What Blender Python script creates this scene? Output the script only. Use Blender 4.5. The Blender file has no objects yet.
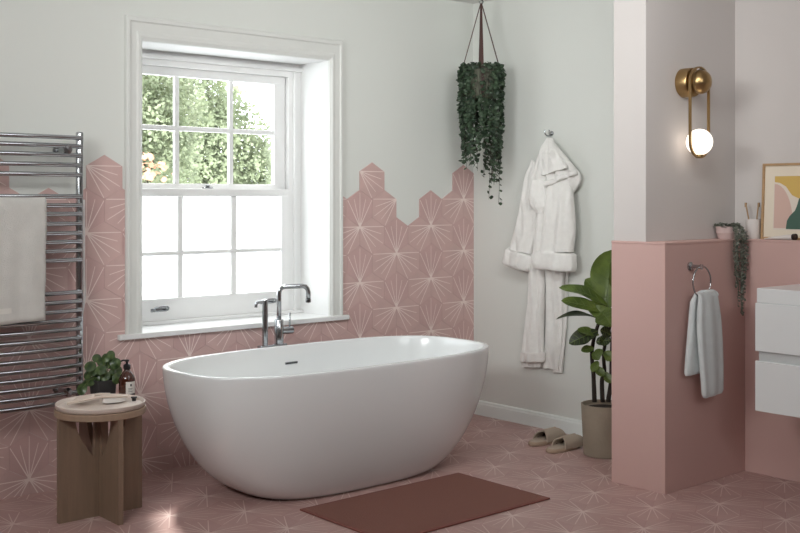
import bpy, bmesh, math, random
from math import sin, cos, pi, sqrt, radians
from mathutils import Vector as V, Matrix, noise
random.seed(7)
SC = bpy.context.scene
COL = SC.collection

# ---------------------------------------------------------------- camera model
FPX, CX, CY, YAW = 1083.31, 400.0, 198.515, 0.7141
CAM = V((-5.2233, -5.2641, 1.4655))
def at(u, v, axis, val):
    """point of the room seen at photo position (u, v) lying on the plane axis=val"""
    a = (u-CX)/FPX; b = -(v-CY)/FPX
    d = V((a*cos(YAW)+sin(YAW), -a*sin(YAW)+cos(YAW), b))
    i = 'xyz'.index(axis)
    return CAM + d*((val-CAM[i])/d[i])

# ---------------------------------------------------------------- materials
def lin(c):
    return tuple((x/255/12.92 if x/255 <= .04045 else ((x/255+.055)/1.055)**2.4) for x in c)+(1,)
def mat(name, rgb, rough=.5, metal=0, spec=.5, bump=0, bscale=40, var=0, vscale=6, sheen=0, coat=0, trans=0, sub=0, detail=4, stretch=None):
    m = bpy.data.materials.new(name); m.use_nodes = True
    nt = m.node_tree; b = nt.nodes['Principled BSDF']
    b.inputs['Base Color'].default_value = lin(rgb)
    b.inputs['Roughness'].default_value = rough
    b.inputs['Metallic'].default_value = metal
    b.inputs['Specular IOR Level'].default_value = spec
    b.inputs['Sheen Weight'].default_value = sheen
    b.inputs['Coat Weight'].default_value = coat
    b.inputs['Transmission Weight'].default_value = trans
    b.inputs['Subsurface Weight'].default_value = sub
    tc = nt.nodes.new('ShaderNodeTexCoord'); src = tc.outputs['Object']
    if stretch:
        mp = nt.nodes.new('ShaderNodeMapping'); mp.inputs['Scale'].default_value = stretch
        nt.links.new(src, mp.inputs['Vector']); src = mp.outputs['Vector']
    if var:
        n = nt.nodes.new('ShaderNodeTexNoise'); n.inputs['Scale'].default_value = vscale; n.inputs['Detail'].default_value = detail
        nt.links.new(src, n.inputs['Vector'])
        r = nt.nodes.new('ShaderNodeMapRange'); r.inputs['From Min'].default_value = .3; r.inputs['From Max'].default_value = .7
        r.inputs['To Min'].default_value = 1-var; r.inputs['To Max'].default_value = 1+var
        nt.links.new(n.outputs['Fac'], r.inputs['Value'])
        mx = nt.nodes.new('ShaderNodeVectorMath'); mx.operation = 'SCALE'; mx.inputs[0].default_value = lin(rgb)[:3]
        nt.links.new(r.outputs['Result'], mx.inputs['Scale']); nt.links.new(mx.outputs['Vector'], b.inputs['Base Color'])
    if bump:
        n = nt.nodes.new('ShaderNodeTexNoise'); n.inputs['Scale'].default_value = bscale; n.inputs['Detail'].default_value = 3
        nt.links.new(src, n.inputs['Vector'])
        bp = nt.nodes.new('ShaderNodeBump'); bp.inputs['Strength'].default_value = bump; bp.inputs['Distance'].default_value = .01
        nt.links.new(n.outputs['Fac'], bp.inputs['Height']); nt.links.new(bp.outputs['Normal'], b.inputs['Normal'])
    return m
PAINT   = mat('white_wall_paint', (222, 224, 219), .85, bump=.03, bscale=90)
PAINT2  = mat('shade_dimmed_wall_paint', (203, 197, 194), .85, bump=.03, bscale=90)  # white wall paint darkened in its colour to stand in for dimmer light
CEIL    = mat('ceiling_paint', (232, 230, 228), .9)
PINKW   = mat('pink_wall_paint', (200, 165, 158), .6, bump=.02, bscale=70)
GLOSSW  = mat('white_gloss_paint', (232, 232, 231), .35)
ARCHW   = mat('architrave_paint', (222, 223, 219), .4)
SKIRT   = mat('grey_skirting_paint', (232, 238, 235), .45)
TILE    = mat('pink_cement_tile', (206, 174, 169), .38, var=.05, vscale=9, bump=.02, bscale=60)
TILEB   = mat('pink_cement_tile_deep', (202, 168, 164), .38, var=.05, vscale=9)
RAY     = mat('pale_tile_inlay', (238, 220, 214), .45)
GROUT   = mat('grout', (178, 136, 132), .8)
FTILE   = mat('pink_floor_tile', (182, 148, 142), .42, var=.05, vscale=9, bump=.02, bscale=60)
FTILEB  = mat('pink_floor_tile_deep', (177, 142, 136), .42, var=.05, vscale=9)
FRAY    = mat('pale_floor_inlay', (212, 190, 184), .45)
TUBW    = mat('white_solid_surface', (226, 228, 228), .2, coat=.3)
CHROME  = mat('chrome', (178, 181, 184), .12, metal=1)
CHROMED = mat('dark_chrome', (150, 152, 155), .18, metal=1)
BRASS   = mat('brushed_brass', (168, 140, 98), .32, metal=1)
TERRY   = mat('white_terry', (240, 238, 234), .95, bump=.5, bscale=260, sheen=.3, var=.03, vscale=30)
TERRYH  = mat('white_terry_hem', (224, 220, 216), .95, bump=.2, bscale=300, stretch=(1, 1, 6))
TOWELG  = mat('pale_grey_terry', (214, 211, 206), .95, bump=.5, bscale=220, sheen=.2, var=.05, vscale=14)
TOWELGB = mat('pale_grey_terry_band', (226, 222, 216), .8, bump=.1, bscale=300)
TOWELB  = mat('blue_grey_terry', (214, 219, 219), .95, bump=.5, bscale=240, sheen=.2, var=.04, vscale=20)
WOOD    = mat('taupe_wood', (134, 112, 94), .5, var=.1, vscale=5, stretch=(9, 9, .8), bump=.05, bscale=30)
WOODE   = mat('taupe_wood_edge', (158, 134, 114), .5, var=.06, vscale=6, stretch=(9, 9, .8))
TRAYM   = mat('cream_lacquer', (226, 212, 202), .4)
PALEWD  = mat('pale_beech', (222, 204, 190), .45, var=.05, vscale=10, stretch=(2, 9, 9))
BLACKP  = mat('black_plastic', (22, 22, 24), .35)
POTDK   = mat('charcoal_ceramic', (52, 50, 50), .6, bump=.2, bscale=60)
AMBER   = mat('amber_glass', (62, 26, 12), .1, spec=.6, coat=.4)
LABELM  = mat('label_paper', (222, 218, 212), .7)
CONC    = mat('concrete', (150, 138, 122), .85, var=.12, vscale=7, bump=.25, bscale=50)
SOIL    = mat('soil', (42, 32, 26), 1, bump=1, bscale=80)
BARK    = mat('dark_bark', (48, 40, 34), .9, bump=.6, bscale=60)
def leafmat(name, a, b, rough=.4, scale=8, transl=.15):
    m = bpy.data.materials.new(name); m.use_nodes = True; nt = m.node_tree; bs = nt.nodes['Principled BSDF']
    tc = nt.nodes.new('ShaderNodeTexCoord'); n = nt.nodes.new('ShaderNodeTexNoise'); n.inputs['Scale'].default_value = scale
    r = nt.nodes.new('ShaderNodeValToRGB'); r.color_ramp.elements[0].position = .35; r.color_ramp.elements[1].position = .65
    r.color_ramp.elements[0].color = lin(a); r.color_ramp.elements[1].color = lin(b)
    nt.links.new(tc.outputs['Object'], n.inputs['Vector']); nt.links.new(n.outputs['Fac'], r.inputs['Fac']); nt.links.new(r.outputs['Color'], bs.inputs['Base Color'])
    bs.inputs['Roughness'].default_value = rough
    if transl:
        t = nt.nodes.new('ShaderNodeBsdfTranslucent'); nt.links.new(r.outputs['Color'], t.inputs['Color'])
        mx = nt.nodes.new('ShaderNodeMixShader'); mx.inputs[0].default_value = transl
        nt.links.new(bs.outputs[0], mx.inputs[1]); nt.links.new(t.outputs[0], mx.inputs[2]); nt.links.new(mx.outputs[0], nt.nodes['Material Output'].inputs['Surface'])
    return m
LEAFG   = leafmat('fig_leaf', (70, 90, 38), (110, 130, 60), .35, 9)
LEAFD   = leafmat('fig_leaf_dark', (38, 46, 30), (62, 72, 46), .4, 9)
LEAFV   = leafmat('leaf_vein', (96, 116, 58), (108, 128, 66), .5, 9)
LEAFP   = leafmat('pilea_leaf', (46, 66, 36), (88, 108, 62), .3, 30)
LEAFH   = leafmat('trailing_leaf', (40, 56, 42), (82, 102, 78), .45, 25)
LEAFS   = leafmat('string_leaf', (84, 90, 80), (130, 134, 122), .5, 60)
LEAFT   = leafmat('tree_leaf', (104, 114, 84), (172, 180, 146), .6, 2, .35)
TREEBK  = mat('tree_bark', (92, 82, 72), .9)
BLOSSOM = mat('orange_blossom', (224, 160, 132), .7)
LEATHER = mat('brown_leather', (74, 44, 40), .55)
POTH    = mat('olive_clay', (112, 114, 98), .8, bump=.2, bscale=50)
MATM    = mat('terracotta_bathmat', (142, 96, 84), .95, bump=.9, bscale=150, stretch=(1, 3, 1))
MATE    = mat('bathmat_binding', (128, 78, 70), .9)
SLIP    = mat('beige_slipper', (178, 162, 146), .95, bump=.5, bscale=200)
SLIPD   = mat('slipper_sole', (168, 146, 126), .9)
SLIPB   = mat('brown_slipper_lining', (66, 48, 36), .95)
VANW    = mat('white_vanity_lacquer', (226, 228, 228), .25)
VAND    = mat('grey_vanity_carcass', (196, 198, 198), .4)
CERW    = mat('white_ceramic', (224, 216, 212), .3)
CERP    = mat('pale_pink_ceramic', (196, 172, 168), .45)
DRIED   = mat('bamboo', (160, 130, 96), .6)
DARKH   = mat('dark_brown_end', (40, 24, 20), .5)
FRAMEW  = mat('light_oak', (176, 142, 104), .5, var=.08, vscale=8, stretch=(2, 2, 12))
MOUNT   = mat('picture_mount', (226, 214, 196), .7)
ART0    = mat('art_paper', (222, 210, 198), .7)
ARTY    = mat('art_mustard', (206, 172, 96), .7)
ARTP    = mat('art_blush', (208, 176, 164), .7)
ARTG    = mat('art_green', (70, 98, 86), .7)
DARKSL  = mat('dark_slot', (60, 60, 62), .5)
CABLE   = mat('white_cable', (225, 220, 218), .4)
def glass_mat():
    m = bpy.data.materials.new('window_glass'); m.use_nodes = True; nt = m.node_tree; nt.nodes.clear()
    o = nt.nodes.new('ShaderNodeOutputMaterial'); t = nt.nodes.new('ShaderNodeBsdfTransparent'); g = nt.nodes.new('ShaderNodeBsdfGlossy')
    g.inputs['Roughness'].default_value = .02; f = nt.nodes.new('ShaderNodeMixShader'); f.inputs[0].default_value = .06
    nt.links.new(t.outputs[0], f.inputs[1]); nt.links.new(g.outputs[0], f.inputs[2]); nt.links.new(f.outputs[0], o.inputs[0]); return m
def frost_mat():
    m = bpy.data.materials.new('frosted_glass'); m.use_nodes = True; nt = m.node_tree; nt.nodes.clear()
    o = nt.nodes.new('ShaderNodeOutputMaterial'); t = nt.nodes.new('ShaderNodeBsdfTranslucent'); g = nt.nodes.new('ShaderNodeBsdfGlossy')
    t.inputs['Color'].default_value = (.93, .94, .95, 1); g.inputs['Roughness'].default_value = .4
    f = nt.nodes.new('ShaderNodeMixShader'); f.inputs[0].default_value = .05
    p_ = nt.nodes.new('ShaderNodeBsdfTransparent'); h = nt.nodes.new('ShaderNodeMixShader'); h.inputs[0].default_value = .22
    nt.links.new(t.outputs[0], h.inputs[1]); nt.links.new(p_.outputs[0], h.inputs[2])
    nt.links.new(h.outputs[0], f.inputs[1]); nt.links.new(g.outputs[0], f.inputs[2]); nt.links.new(f.outputs[0], o.inputs[0]); return m
GLASS = glass_mat(); FROST = frost_mat()
OPAL = mat('opal_glass', (255, 244, 230), .3)
_b = OPAL.node_tree.nodes['Principled BSDF']; _b.inputs['Emission Color'].default_value = (1, .9, .78, 1); _b.inputs['Emission Strength'].default_value = 1.6

# ---------------------------------------------------------------- mesh helpers
class MB:
    """collects shapes, then links them as ONE mesh object"""
    def __init__(s): s.v = []; s.f = []; s.m = []; s.k = 0
    def add(s, vs, fs, k=None):
        o = len(s.v); s.v += [tuple(p) for p in vs]
        for f in fs: s.f.append([i+o for i in f]); s.m.append(s.k if k is None else k)
        return s
    def box(s, a, b, k=None, bev=0, seg=2):
        a, b = V(a), V(b); lo = V([min(p, q) for p, q in zip(a, b)]); hi = V([max(p, q) for p, q in zip(a, b)])
        bm = bmesh.new(); bmesh.ops.create_cube(bm, size=1)
        for v in bm.verts: v.co = V([(lo[i]+hi[i])/2+v.co[i]*(hi[i]-lo[i]) for i in range(3)])
        if bev: bmesh.ops.bevel(bm, geom=bm.edges[:], offset=bev, segments=seg, affect='EDGES', profile=.5)
        return s.bm(bm, k)
    def bm(s, bm, k=None):
        bm.verts.index_update(); s.add([v.co.copy() for v in bm.verts], [[v.index for v in f.verts] for f in bm.faces], k); bm.free(); return s
    def loft(s, loops, caps=True, k=None, closed=True):
        n = len(loops[0]); vs = [p for l in loops for p in l]; fs = []
        for i in range(len(loops)-1):
            for j in range(n if closed else n-1):
                a = i*n+j; b = i*n+(j+1) % n; fs.append([a, b, b+n, a+n])
        if caps: fs.append(list(range(n))[::-1]); fs.append([(len(loops)-1)*n+j for j in range(n)])
        return s.add(vs, fs, k)
    def lathe(s, prof, c=(0, 0, 0), axis='z', n=32, k=None, caps=False):
        c = V(c); loops = []
        for r, h in prof:
            l = []
            for j in range(n):
                a = 2*pi*j/n
                p = {'z': (r*cos(a), r*sin(a), h), 'y': (r*cos(a), h, -r*sin(a)), 'x': (h, r*cos(a), r*sin(a))}[axis]
                l.append(c+V(p))
            loops.append(l)
        return s.loft(loops, caps, k)
    def tube(s, pts, r, n=10, k=None, sub=6, caps=True):
        pts = [V(p) for p in pts]; rs = r if isinstance(r, (list, tuple)) else [r]*len(pts)
        if sub > 1 and len(pts) > 2: pts, rs = spline(pts, rs, sub)
        loops = []; T = (pts[1]-pts[0]).normalized(); N = T.orthogonal().normalized()
        for i, p in enumerate(pts):
            t = (pts[min(i+1, len(pts)-1)]-pts[max(i-1, 0)]); t = t.normalized() if t.length > 1e-9 else T
            N = (N-t*N.dot(t)).normalized(); B = t.cross(N); T = t
            loops.append([p+(N*cos(2*pi*j/n)+B*sin(2*pi*j/n))*rs[i] for j in range(n)])
        return s.loft(loops, caps, k)
    def prism(s, poly, fn, d0, d1, k=None):
        n = len(poly); vs = [fn(a, b, d0) for a, b in poly]+[fn(a, b, d1) for a, b in poly]
        fs = [list(range(n)), list(range(n, 2*n))[::-1]]+[[i, i+n, (i+1) % n+n, (i+1) % n] for i in range(n)]
        return s.add(vs, fs, k)
    def build(s, name, mats, parent=None, smooth=False, label=None, loc=None, angle=None):
        mats = mats if isinstance(mats, (list, tuple)) else [mats]
        me = bpy.data.meshes.new(name)
        off = V(loc) if loc is not None else V((0, 0, 0))
        base = off if parent is None else V((0, 0, 0))
        w = world_of(parent)
        vs = [tuple(V(v)-w-(off if parent is None else V((0, 0, 0)))) for v in s.v]
        me.from_pydata(vs, [], s.f); me.update()
        for m in mats: me.materials.append(m)
        for p, k in zip(me.polygons, s.m): p.material_index = k; p.use_smooth = bool(smooth)
        b = bmesh.new(); b.from_mesh(me); bmesh.ops.recalc_face_normals(b, faces=b.faces[:])
        if smooth and angle:
            for e in b.edges:
                if len(e.link_faces) == 2 and e.calc_face_angle(0) > radians(angle): e.smooth = False
        b.to_mesh(me); b.free()
        o = bpy.data.objects.new(name, me); COL.objects.link(o)
        if parent is not None: o.parent = parent
        else: o.location = off
        if label: o['label'] = label
        return o
def world_of(o):
    w = V((0, 0, 0))
    while o is not None: w += o.location; o = o.parent
    return w
def spline(pts, rs, sub):
    P = [pts[0]*2-pts[1]]+pts+[pts[-1]*2-pts[-2]]; out = []; ro = []
    for i in range(1, len(P)-2):
        for q in range(sub):
            t = q/sub; a, b, c, d = P[i-1:i+3]
            out.append(.5*((2*b)+(c-a)*t+(2*a-5*b+4*c-d)*t*t+(3*b-a-3*c+d)*t**3)); ro.append(rs[i-1]*(1-t)+rs[i]*t)
    out.append(pts[-1]); ro.append(rs[-1]); return out, ro
def thing(name, loc, label, cat, group=None):
    o = bpy.data.objects.new(name, None); COL.objects.link(o); o.location = loc; o.empty_display_size = .1
    return tag(o, label, cat, group)
def tag(o, label, cat, group=None):
    o['label'] = label; o['category'] = cat
    if group: o['group'] = group
    return o
def struct(o): o['kind'] = 'structure'; return o
def catm(vals, t):
    """piecewise smooth interpolation of rows [(key, a, b, ...)]"""
    for i in range(len(vals)-1):
        if vals[i][0] <= t <= vals[i+1][0] or i == len(vals)-2:
            u = (t-vals[i][0])/(vals[i+1][0]-vals[i][0]); p0 = vals[max(i-1, 0)]; p1 = vals[i]; p2 = vals[i+1]; p3 = vals[min(i+2, len(vals)-1)]
            return [.5*(2*b+(c-a)*u+(2*a-5*b+4*c-d)*u*u+(3*b-a-3*c+d)*u**3) for a, b, c, d in zip(p0[1:], p1[1:], p2[1:], p3[1:])]

# ================================================================= THE ROOM
CH = 2.794; XL = -6.4; YB = -6.8
WX0, WX1, WZ0, WZ1, WD = -2.488, -1.2385, .7515, 2.306, .30
UW = .103           # face of the upper vanity wall, behind the ledge
LEDGE = 1.247
struct(MB().box((XL-.15, YB-.15, -.12), (.35, .55, -.004)).build('floor', GROUT))
struct(MB().box((XL-.15, YB-.15, CH), (.35, .55, CH+.1)).build('ceiling', CEIL))
w = MB()
w.box((XL, 0, 0), (WX0, .36, CH)); w.box((WX1, 0, 0), (0, .36, CH)); w.box((WX0, 0, 0), (WX1, .36, WZ0-.03)); w.box((WX0, 0, WZ1), (WX1, .36, CH))
struct(w.build('wall_back', PAINT))
struct(MB().box((0, -1.74, 0), (.3, .36, CH)).build('wall_right', PAINT))
struct(MB().box((XL-.12, YB, 0), (XL, .36, CH)).build('wall_left', PAINT2))
struct(MB().box((XL, YB-.12, 0), (.3, YB, CH)).build('wall_front', PAINT2))
# partition: white wall above, pink boxed-in ledge below
w = MB(); w.box((-.71, -1.9486, LEDGE), (.3, -1.746, CH), bev=.003)
pw = struct(w.build('wall_partition', [PAINT2]))
for p in pw.data.polygons:
    pass
struct(MB().box((UW, YB, LEDGE), (.3, -1.9486, CH)).build('wall_vanity', PAINT2))
w = MB(); w.box((-.7236, -2.074, 0), (.3, -1.7435, LEDGE-.012), bev=.002); w.box((-.7256, -2.0755, LEDGE-.012), (.3, -1.7425, LEDGE+.001), bev=.003)
struct(w.build('wall_half_height', PINKW))
w = MB(); w.box((0, YB, 0), (.3, -2.074, LEDGE-.012)); w.box((-.0015, YB, LEDGE-.012), (.3, -2.0755, LEDGE+.001), bev=.003)
struct(w.build('wall_vanity_boxing', PINKW))
# skirting on the robe wall
prof = [(0, 0), (-.018, 0), (-.018, .075), (-.014, .083), (-.014, .09), (-.008, .096), (0, .098)]
w = MB(); w.prism(prof, lambda a, b, d: (a, d, b), -1.742, -.010)
struct(w.build('baseboard_right', SKIRT))

# ---- hexagonal tiles with inlaid rays
S = .11547
def clip(poly, axis, val, keep):
    out = []
    for i in range(len(poly)):
        a, b = poly[i], poly[(i+1) % len(poly)]; da = (a[axis]-val)*keep; db = (b[axis]-val)*keep
        if da >= 0: out.append(a)
        if da*db < 0:
            t = da/(da-db); out.append((a[0]+(b[0]-a[0])*t, a[1]+(b[1]-a[1])*t))
    return out
def cliprect(poly, r):
    for ax, val, k in ((0, r[0], 1), (0, r[1], -1), (1, r[2], 1), (1, r[3], -1)):
        if len(poly) < 3: return []
        poly = clip(poly, ax, val, k)
    return poly if len(poly) >= 3 else []
def tile_field(mb, x0, z0, rects, place, want, thick, rim=True, lift=.0006, rw=.0055, S=S):
    """hexagon tiles (corner up); a star sits on every third corner and each tile carries five rays from it"""
    W = sqrt(3)*S; P = 1.5*W
    x_lo = min(r[0] for r in rects); x_hi = max(r[1] for r in rects); z_lo = min(r[2] for r in rects); z_hi = max(r[3] for r in rects)
    for n in range(int((x_lo-x0)/P)-2, int((x_hi-x0)/P)+3):
        for r in range(int((z_lo-z0)/(1.5*S))-3, int((z_hi-z0)/(1.5*S))+4):
            if (n+r) % 2: continue
            sx, sz = x0+n*P, z0+r*1.5*S
            hub = cnt = None
            for kk, deg in enumerate((-30, 90, 210)):
                c = (sx+S*cos(radians(deg)), sz+S*sin(radians(deg)))
                if not want(c): continue
                g = .0006
                hexa = [(c[0]+(S-g)*cos(radians(30+60*i)), c[1]+(S-g)*sin(radians(30+60*i))) for i in range(6)]
                for R in rects:
                    hb = cliprect([(sx+.011*cos(radians(deg+a)), sz+.011*sin(radians(deg+a))) for a in (-60, -30, 0, 30, 60)]+[(sx, sz)], R)
                    q = cliprect(hexa, R)
                    if not q: continue
                    if hb: mb.add([place(a, b, thick+lift*2.4) for a, b in hb], [list(range(len(hb)))], 2)
                    n_ = len(q)
                    if rim: mb.prism(q, lambda a, b, d: place(a, b, d), 0, thick, (kk == 1)*1)
                    else: mb.add([place(a, b, thick) for a, b in q], [list(range(n_))], (kk == 1)*1)
                    for da, L in ((-30, sqrt(3)), (-15, 1.62), (0, 1.92), (15, 1.62), (30, sqrt(3))):
                        th = radians(deg+da); d = (cos(th), sin(th)); e = (-d[1], d[0]); s0 = .004; s1 = L*S*.97-.002
                        ww = rw/2*(1.15 if abs(da) == 30 else 1)
                        ray = [(sx+d[0]*s0+e[0]*ww, sz+d[1]*s0+e[1]*ww), (sx+d[0]*s0-e[0]*ww, sz+d[1]*s0-e[1]*ww),
                               (sx+d[0]*s1-e[0]*ww*.6, sz+d[1]*s1-e[1]*ww*.6), (sx+d[0]*s1+e[0]*ww*.6, sz+d[1]*s1+e[1]*ww*.6)]
                        ray = cliprect(ray, R)
                        if ray: mb.add([place(a, b, thick+lift*(1+.2*kk+.04*(da+30)/15)) for a, b in ray], [list(range(len(ray)))], 2)
X0, Z0 = -.9973, 1.2885
def want_wall(c):
    dz = (c[1]-Z0)/(1.5*S)
    W = sqrt(3)*S
    row = round((c[1]-(Z0+S))/(1.5*S))      # 0 = row B, 1 = row A, negative = full rows
    if row < 0: return True
    k = (c[0]-X0)/W
    if row == 0: return round(k) != 2
    if row == 1: return any(abs(k-q) < .3 for q in (.5, 4.5, -8.5, -11.5, -14.5))
    return False
mb = MB()
rects = [(XL, -2.583, .0, 3), (-2.583, -1.142, .0, .722), (-1.142, -.0015, .0, 3)]
tile_field(mb, X0, Z0, rects, lambda a, b, d: (a, -d, b), want_wall, .007)
tp = struct(mb.build('wall_back_tiling', [TILE, TILEB, RAY]))
mb = MB()
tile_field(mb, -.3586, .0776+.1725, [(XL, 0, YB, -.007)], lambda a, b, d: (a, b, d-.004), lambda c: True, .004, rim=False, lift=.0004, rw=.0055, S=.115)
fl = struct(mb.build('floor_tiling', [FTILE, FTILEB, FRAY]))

# ---- window: architrave, sill, reveals, sashes
win = bpy.data.objects.new('window_1', None); COL.objects.link(win); win.location = ((WX0+WX1)/2, .1, WZ0); win['kind'] = 'structure'
# architrave: a moulded section swept round three sides
sec = [(0, 0), (0, -.022), (.006, -.030), (.020, -.030), (.026, -.022), (.060, -.020), (.070, -.026), (.082, -.026), (.090, -.018), (.097, -.014), (.097, 0)]
AX0, AX1, AZ1 = -2.583, -1.142, 2.432
loops = []
WID = .097
for (x, z, sx, sz) in ((AX0, WZ0-.0, 1, 0), (AX0, AZ1, 1, -1), (AX1, AZ1, -1, -1), (AX1, WZ0-.0, -1, 0)):
    kz = (AZ1-WZ1)/WID
    loops.append([(x+sx*a, b, z+sz*a*kz) for a, b in sec])
m = MB().loft(loops, True); m.build('architrave', ARCHW, win)
m = MB().box((-2.626, -.0345, WZ0-.029), (-1.099, .30, WZ0), bev=.005, seg=3)
m.build('window_sill', GLOSSW, win)
m = MB(); m.box((WX0-.01, -.001, WZ0), (WX0+.002, .33, WZ1)); m.box((WX1-.002, -.001, WZ0), (WX1+.01, .33, WZ1)); m.box((WX0-.01, -.001, WZ1-.002), (WX1+.01, .33, WZ1+.01))
m.build('window_reveal', GLOSSW, win)
# box frame
m = MB()
FX0, FX1 = WX0, WX1
m.box((FX1-.092, .285, WZ0), (FX1, .36, 2.2225)); m.box((FX0, .285, WZ0), (FX0+.02, .36, 2.2225))
m.box((FX0, .282, 2.222), (FX1, .36, WZ1)); m.box((FX0, .262, 2.256), (FX1, .29, 2.282), bev=.004)
m.box((FX1-.060, .268, WZ0), (FX1-.042, .29, 2.254), bev=.003)
m.box((FX0, .255, WZ0), (FX1, .36, .772), bev=.004)
m.build('window_frame', GLOSSW, win)
def sash(name, x0, x1, z0, z1, y, d, gx, gz, stile, top, bot, glassmat, gname):
    m = MB(); b = .003
    m.box((x0, y, z0), (gx[0][0], y+d, z1), bev=b); m.box((gx[-1][1], y, z0), (x1, y+d, z1), bev=b)
    m.box((x0, y-.001, gz[-1][1]), (x1, y+d, z1), bev=b); m.box((x0, y-.001, z0), (x1, y+d, gz[0][0]), bev=b)
    for i in range(len(gx)-1): m.box((gx[i][1], y+.006, gz[0][0]), (gx[i+1][0], y+d-.006, gz[-1][1]), bev=.004)
    for i in range(len(gz)-1): m.box((gx[0][0], y+.005, gz[i][1]), (gx[-1][1], y+d-.005, gz[i+1][0]), bev=.004)
    o = m.build(name, GLOSSW, win)
    g = MB().box((gx[0][0]-.005, y+d/2-.002, gz[0][0]-.005), (gx[-1][1]+.005, y+d/2+.002, gz[-1][1]+.005)); g.build(gname, glassmat, o)
    return o
GX = [(-2.398, -2.104), (-2.074, -1.738), (-1.708, -1.416)]
upper = sash('upper_sash', FX0+.02, -1.335, 1.505, 2.225, .318, .036, GX, [(1.552, 1.858), (1.886, 2.172)], .07, .05, .05, GLASS, 'glass_pane')
GX2 = [(-2.405, -2.109), (-2.073, -1.752), (-1.711, -1.392)]
lower = sash('lower_sash', FX0+.02, -1.333, .772, 1.523, .275, .040, GX2, [(.897, 1.140), (1.164, 1.478)], .07, .05, .05, FROST, 'frosted_pane')
for xx in (-2.235, -1.50):
    h = MB(); h.tube([(xx-.04, .272, .833), (xx-.042, .245, .834), (xx-.035, .235, .852), (xx+.035, .235, .852), (xx+.042, .245, .834), (xx+.04, .272, .833)], .006, 8, sub=3)
    h.box((xx-.05, .268, .823), (xx+.05, .276, .843), bev=.003); h.build('sash_lift', CHROMED, lower, smooth=True)
h = MB(); h.box((-1.93, .285, 1.523), (-1.87, .315, 1.532), bev=.003); h.lathe([(0, 0), (.011, 0), (.011, .012), (0, .014)], (-1.9, .3, 1.532), n=12); h.build('sash_lock', CHROMED, lower)

# ================================================================= BATHTUB
TX, TY, TA, TB, TH, TN, KA, KB, TP, TQ = -1.7265, -.7151, .9368, .4604, .6445, 3.04, .545, .635, 1.7945, 1.7285
def tub_loop(z, inset=0, zz=None, n=96, ex=TN):
    g = (1-(1-min(z/TH, 1))**TP)**(1/TQ) if z < TH else 1
    A = TA*(KA+(1-KA)*g)-inset; B = TB*(KB+(1-KB)*g)-inset; out = []
    for j in range(n):
        t = 2*pi*j/n; c, s_ = cos(t), sin(t)
        out.append((TX+A*math.copysign(abs(c)**(2/ex), c), TY+B*math.copysign(abs(s_)**(2/ex), s_), z if zz is None else zz))
    return out
tub = thing('bathtub', (TX, TY, 0), 'white freestanding oval bathtub with a thin rim, standing on the pink tiles below the window', 'bathtub')
L = [tub_loop(z, zz=z) for z in [0, .004, .012, .025, .045, .07, .10, .14, .18, .23, .29, .35, .41, .47, .53, .58, .615, .632]]
L += [tub_loop(TH, .001, .6395), tub_loop(TH, .004, .6435), tub_loop(TH, .009, TH), tub_loop(TH, .019, TH), tub_loop(TH, .024, .643), tub_loop(TH, .028, .638), tub_loop(TH, .031, .628)]
for z in [.58, .52, .44, .36, .29, .23, .18]: L.append(tub_loop(z*.93+.03, .036, z))
L += [tub_loop(.14, .07, .150), tub_loop(.12, .12, .135), tub_loop(.10, .22, .128)]
m = MB().loft(L, True); m.build('basin', TUBW, tub, smooth=True, angle=60)
# overflow slot in the back inner wall and the waste
o1 = at(285.3, 362.2, 'y', TY+TB-.05); o2 = at(299, 360.2, 'y', TY+TB-.05)
def inner_y(x, z):
    g = (1-(1-(z*.93+.03)/TH)**TP)**(1/TQ); A = TA*(KA+(1-KA)*g)-.036; B = TB*(KB+(1-KB)*g)-.036
    return TY+B*(1-abs((x-TX)/A)**TN)**(1/TN)
xm = (o1.x+o2.x)/2; ym = inner_y(xm, .55)
m = MB(); m.box((xm-.042, ym-.007, .541), (xm+.042, ym+.012, .555), bev=.003)
m.build('overflow_trim', CHROME, tub); m = MB(); m.box((xm-.037, ym-.0085, .545), (xm+.037, ym, .551)); m.build('overflow_slot', DARKSL, tub)
m = MB(); m.lathe([(0, .006), (.03, .006), (.034, .003), (.034, 0)], (TX, TY, .1285), n=24); m.build('waste_plug', CHROME, tub, smooth=True)

# ================================================================= BATH TAP (floor standing behind the tub)
yt = -.185
p1 = at(265, 346, 'y', yt); p2 = at(279, 345, 'y', yt)
tap = thing('bath_tap', ((p1.x+p2.x)/2, yt, 0), 'chrome freestanding bath mixer with a tall square-arched spout and hand shower behind the bathtub', 'tap')
x1, x2 = p1.x, p2.x; zb = .632
m = MB(); m.tube([(x1, yt, 0), (x1, yt, zb)], .013, 14, sub=1); m.lathe([(.03, 0), (.03, .008), (.014, .012)], (x1, yt, 0), n=20); m.build('standpipe', CHROME, tap, smooth=True, angle=40)
m = MB(); m.tube([(x2, yt, 0), (x2, yt, zb)], .013, 14, sub=1); m.lathe([(.03, 0), (.03, .008), (.014, .012)], (x2, yt, 0), n=20); m.build('standpipe', CHROME, tap, smooth=True, angle=40)
m = MB(); m.box((x1-.04, yt-.02, zb-.008), (x2+.045, yt+.02, zb+.012), bev=.005); m.build('crossbar', CHROME, tap)
m = MB(); m.lathe([(0, zb+.01), (.026, zb+.01), (.026, zb+.145), (.023, zb+.15), (0, zb+.15)], (x2, yt, 0), n=24); m.build('mixer_body', CHROME, tap, smooth=True, angle=40)
zt = at(281, 286.5, 'y', yt).z; e = at(306.5, 290, 'y', yt-.05); xe = e.x+.005; ye = yt-.06
q = V((xe-x2, ye-yt, 0)); ln = q.length; d = q.normalized(); rc = .035
def sp(s, z): return V((x2, yt, z))+d*s
pts = [sp(0, zb+.14), sp(0, zt-rc-.03), sp(0, zt-rc)]+[sp(rc-rc*cos(a), zt-rc+rc*sin(a)) for a in (pi/6, pi/3, pi/2)]
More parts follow.
